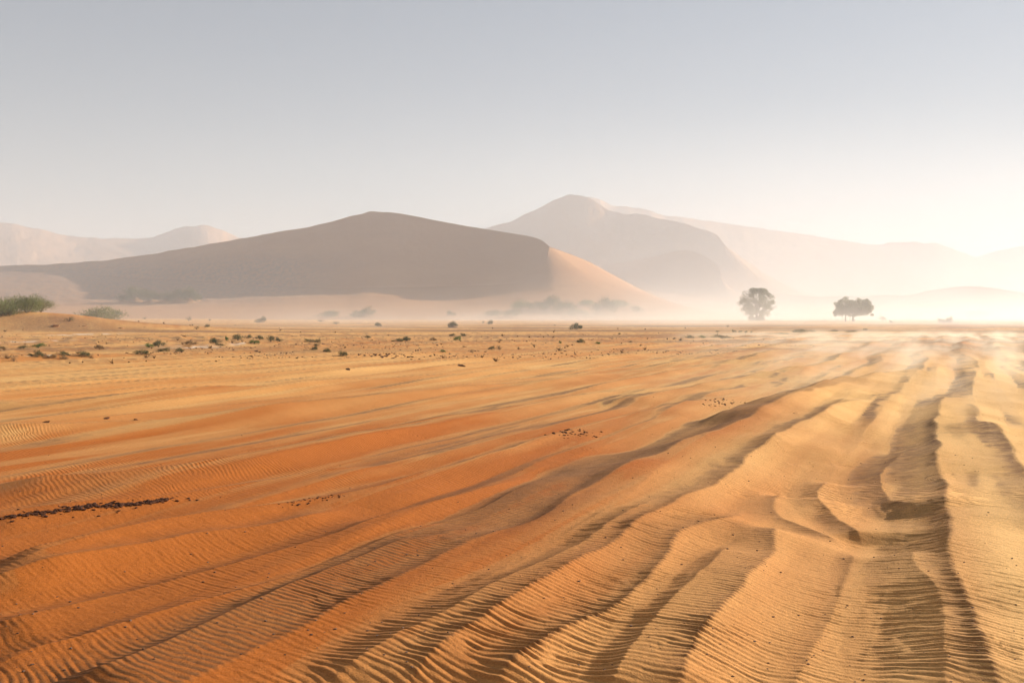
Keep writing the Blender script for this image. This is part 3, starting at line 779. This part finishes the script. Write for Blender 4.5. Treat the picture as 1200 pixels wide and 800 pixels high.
# the crumbled clay edge at left
def along(pts, n, jit, seed):
    r_ = np.random.default_rng(seed); G = np.array([list(surf(*p)[0])[:2] for p in pts]); t = r_.random(n) * (len(G) - 1); i = t.astype(int); f = (t - i)[:, None]
    P = G[i] * (1 - f) + G[i + 1] * f + r_.normal(size=(n, 2)) * jit; return P[:, 0], P[:, 1], r_
X, Y, r_ = along([(5, 609), (60, 602), (110, 596), (160, 591), (203, 586)], 420, .035, 3)
scatter('clay_crumbs', X, Y, .005 + .017 * r_.random(420) ** 2, M_clod, 'dark crumbled clay clods along a broken edge in the sand at left', 'clods', rnd=r_)
X, Y, r_ = along([(330, 592), (360, 586), (395, 581)], 60, .06, 4)
scatter('clay_crumbs', X, Y, .003 + .009 * r_.random(60) ** 2, M_clod, 'thin line of red crumbs on a low sand ledge left of centre', 'clods', rnd=r_)
X, Y, r_ = along([(652, 509), (668, 505), (684, 509)], 60, .14, 5)
scatter('clay_crumbs', X, Y, .006 + .014 * r_.random(60), M_clod, 'patch of dark red crumbs on pale sand right of the centre', 'clods', rnd=r_)
X, Y, r_ = along([(835, 478), (850, 472), (862, 470)], 40, .16, 6)
scatter('clay_crumbs', X, Y, .006 + .016 * r_.random(40), M_clod, 'small patch of orange crumbs further back on the right', 'clods', rnd=r_)
X, Y, r_ = along([(427, 414), (450, 416), (475, 419)], 60, .5, 8)
scatter('clay_crumbs', X, Y, .015 + .04 * r_.random(60), M_clod, 'broken row of reddish clods on the flat left of centre', 'clods', rnd=r_)
X, Y, r_ = along([(250, 419), (290, 419.5), (325, 419)], 30, .3, 10)
scatter('clay_crumbs', X, Y, .015 + .03 * r_.random(30), M_clod, 'dotted line of dark clods in front of the white crust', 'clods', rnd=r_)
X, Y, r_ = along([(0, 611), (60, 603), (110, 597), (160, 592), (215, 586)], 90, .12, 13)
scatter('clay_crumbs', X, Y, .003 + .014 * r_.random(150) ** 3, M_clod, 'loose crumbs rolled away from the broken clay edge at left', 'clods', rnd=r_)
# thin dry grass over the flat
def dry_grass(n, seed):
    r_ = np.random.default_rng(seed); Vs, Fs = [], []
    py_ = 381 + 46 * r_.random(n) ** 1.2; px_ = -40 + 900 * r_.random(n) ** 1.3
    D_ = CH * F / (py_ - HY); X_ = (px_ - 600) * D_ / F; k_ = vnoise(X_ / 9, D_ / 8, 311) > -.25; X_, D_ = X_[k_], D_[k_]; Z_ = gz(X_, D_)
    for x_, y_, z_ in zip(X_, D_, Z_):
        h_ = (.06 + .22 * r_.random() ** 2) * (y_ / 60) ** .5
        for b in range(int(7 + 10 * r_.random())):
            a = r_.random() * 6.28; q = h_ * (.2 + .9 * r_.random()); tip = (x_ + q * math.cos(a), y_ + q * math.sin(a), z_ + h_ * (.5 + .6 * r_.random()))
            k = len(Vs); w_ = .012 + .0003 * y_; Vs += [(x_ - w_, y_, z_ - .01), (x_ + w_, y_, z_ - .01), tip]; Fs.append((k, k + 1, k + 2))
    return mesh_from('dry_grass', Vs, Fs)
tag(link('dry_grass', dry_grass(170, 77), M_dry), 'thin dead grass wisps strewn over the gravel flat', 'grass', kind='stuff')
# gravel over the flat and grit near by
n = 9000; D_ = 1692 / (1692 / 130 + (1692 / 44 - 1692 / 130) * rng.random(n)); px_ = -60 + 1320 * rng.random(n)
D_ = CH * F / (382 + 40 * rng.random(n) - HY); X_ = (px_ - 600) * D_ / F
keep = (vnoise(X_ / 7, D_ / 5, 205) + .5 * vnoise(X_ / 2, D_ / 2, 206) > -.1 + .8 * sstep(750, 1100, px_)); X_, D_ = X_[keep], D_[keep]
scatter('gravel', X_, D_, .012 + .035 * rng.random(len(X_)) ** 2, M_pebble, 'loose dark gravel strewn over the flat', 'gravel')
n = 900; px_ = -40 + 1280 * rng.random(n); py_ = 430 + 400 * rng.random(n) ** .8
G_ = np.array([ground_pt(a, b) for a, b in zip(px_, py_)])
scatter('grit', G_[:, 0], G_[:, 1], (.0025 + .006 * rng.random(n) ** 3) , M_pebble, 'scattered dark grit grains on the rippled sand', 'grit')
for (px, py, s, lab) in [(124, 491, .05, 'dark lump of clay alone on the sand at left'), (159, 492, .035, 'smaller flat clay lump right of the dark one'),
                         (705, 506, .022, 'small dark clod on smooth sand right of the crumb patch'), (407, 433, .09, 'dark twig like clod in the left middle distance'),
                         (541, 429, .10, 'slanted dark clod near the centre far out'), (300, 412, .10, 'dark clod among the shrubs of the left flat'),
                         (65, 383, .45, 'brown earth heap below the small twiggy shrub'), (142, 384.6, .28, 'flat brown earth heap left of the dust'),
                         (98, 382.5, .22, 'low brown earth heap between two others'), (54, 495, .04, 'grey clod on the ridge at left'),
                         (702, 509, .018, 'second small dark clod beside the crumb patch')]:
    p, D = surf(px, py); o = link('clay_clod', matmesh(RK[int(px) % 5], M_clod if py > 400 else M_mound)); o.location = p; o.scale = (s * 1.5, s, s * .9)
    o.rotation_euler = (.1, .2, px); tag(o, lab, 'clod', 'loose clay clods')

# ------------------------------------------------------------------ air and blowing dust
def box(name, lo, hi):
    V = [(x, y, z) for x in (lo[0], hi[0]) for y in (lo[1], hi[1]) for z in (lo[2], hi[2])]
    Fc = [(0, 1, 3, 2), (4, 6, 7, 5), (0, 4, 5, 1), (2, 3, 7, 6), (0, 2, 6, 4), (1, 5, 7, 3)]
    return mesh_from(name, V, Fc)
def vol_mat(name, color, density, aniso):
    m = bpy.data.materials.new(name); m.use_nodes = True; t = m.node_tree; t.nodes.remove(t.nodes['Principled BSDF'])
    v = t.nodes.new('ShaderNodeVolumePrincipled'); v.inputs['Color'].default_value = (*color, 1)
    v.inputs['Density'].default_value = density; v.inputs['Anisotropy'].default_value = aniso
    t.links.new(v.outputs[0], t.nodes['Material Output'].inputs['Volume']); return m, t, v
mh, _, _ = vol_mat('dusty air', (.83, .84, .88), .00054, .12)
tag(link('haze', box('haze', (-5400, -5400, -4.5), (5400, 5400, 252)), mh), 'pale dusty air over the whole desert', 'haze', kind='stuff')

def dust(name, lo, hi, dens, hscale, front, noise_s, thr, rate, label, right=None, color=(.93, .91, .90)):
    m, t, v = vol_mat(name, color, 0, .4); L = t.links.new
    pos = N(t, 'NewGeometry').outputs['Position']; sp = N(t, 'SeparateXYZ'); L(pos, sp.inputs[0])
    x, y, z = sp.outputs
    u = mth(t, 'ADD', mth(t, 'MULTIPLY', x, math.sin(RA)), mth(t, 'MULTIPLY', y, math.cos(RA)))
    vv = mth(t, 'SUBTRACT', mth(t, 'MULTIPLY', x, math.cos(RA)), mth(t, 'MULTIPLY', y, math.sin(RA)))
    cb = N(t, 'CombineXYZ')
    for k, c_ in enumerate((vv, u, z)): L(mth(t, 'MULTIPLY', c_, noise_s[k]), cb.inputs[k])
    nz = noise(t, 1, 3, .6, cb.outputs[0])
    d = mth(t, 'MAXIMUM', mth(t, 'MULTIPLY_ADD', nz, 2.2, -2.2 * thr), 0)
    d = mth(t, 'MULTIPLY', d, mth(t, 'POWER', 2.718, mth(t, 'MULTIPLY', mth(t, 'MAXIMUM', z, 0), -1 / hscale)))
    def ramp(val, a, b, lo_=0.0):
        mr = N(t, 'MapRange', interpolation_type='SMOOTHSTEP'); L(val, mr.inputs[0])
        mr.inputs[1].default_value = a; mr.inputs[2].default_value = b; mr.inputs[3].default_value = lo_; mr.inputs[4].default_value = 1; return mr.outputs[0]
    d = mth(t, 'MULTIPLY', d, ramp(y, front[0], front[1]))
    d = mth(t, 'MULTIPLY', d, mth(t, 'SUBTRACT', 1, ramp(y, front[2], front[3])))
    if right: d = mth(t, 'MULTIPLY', d, ramp(mth(t, 'SUBTRACT', x, mth(t, 'MULTIPLY', y, right[2])), right[0], right[1], right[3]))
    L(mth(t, 'MULTIPLY', d, dens), v.inputs['Density'])
    m.cycles.volume_step_rate = rate
    return tag(link(name, box(name, lo, hi), m), label, 'dust', kind='stuff')
dust('blowing_dust', (-420, 98, -.6), (520, 900, 20), .033, 2.8, (99, 122, 420, 800), (.03, .016, .12), .36, .13,
     'low bank of wind blown dust over the plain at the foot of the dunes', (-120, 200, 0, .06), (.96, .90, .83))
dust('drifting_sand', (-8, 9, -.4), (72, 100, 1.3), .34, .20, (9, 24, 80, 100), (.8, .07, 1.2), .37, .17,
     'thin sheets of sand drifting low over the ripples at right', (-2, 7, .16, 0), (.98, .86, .68))
dust('dust_plume', (-40, 200, -2), (700, 860, 90), .0056, 18, (205, 420, 700, 850), (.02, .008, .02), .2, .25,
     'veil of dust hanging around the two trees on the plain', (-30, 140, 0, 0))
dust('far_dust', (-1700, 1010, -2), (1700, 1680, 240), .0030, 80, (1015, 1180, 1500, 1670), (.003, .003, .004), .1, .4,
     'tall veil of dust in front of the farthest dunes', (-500, 0, 0, .45))
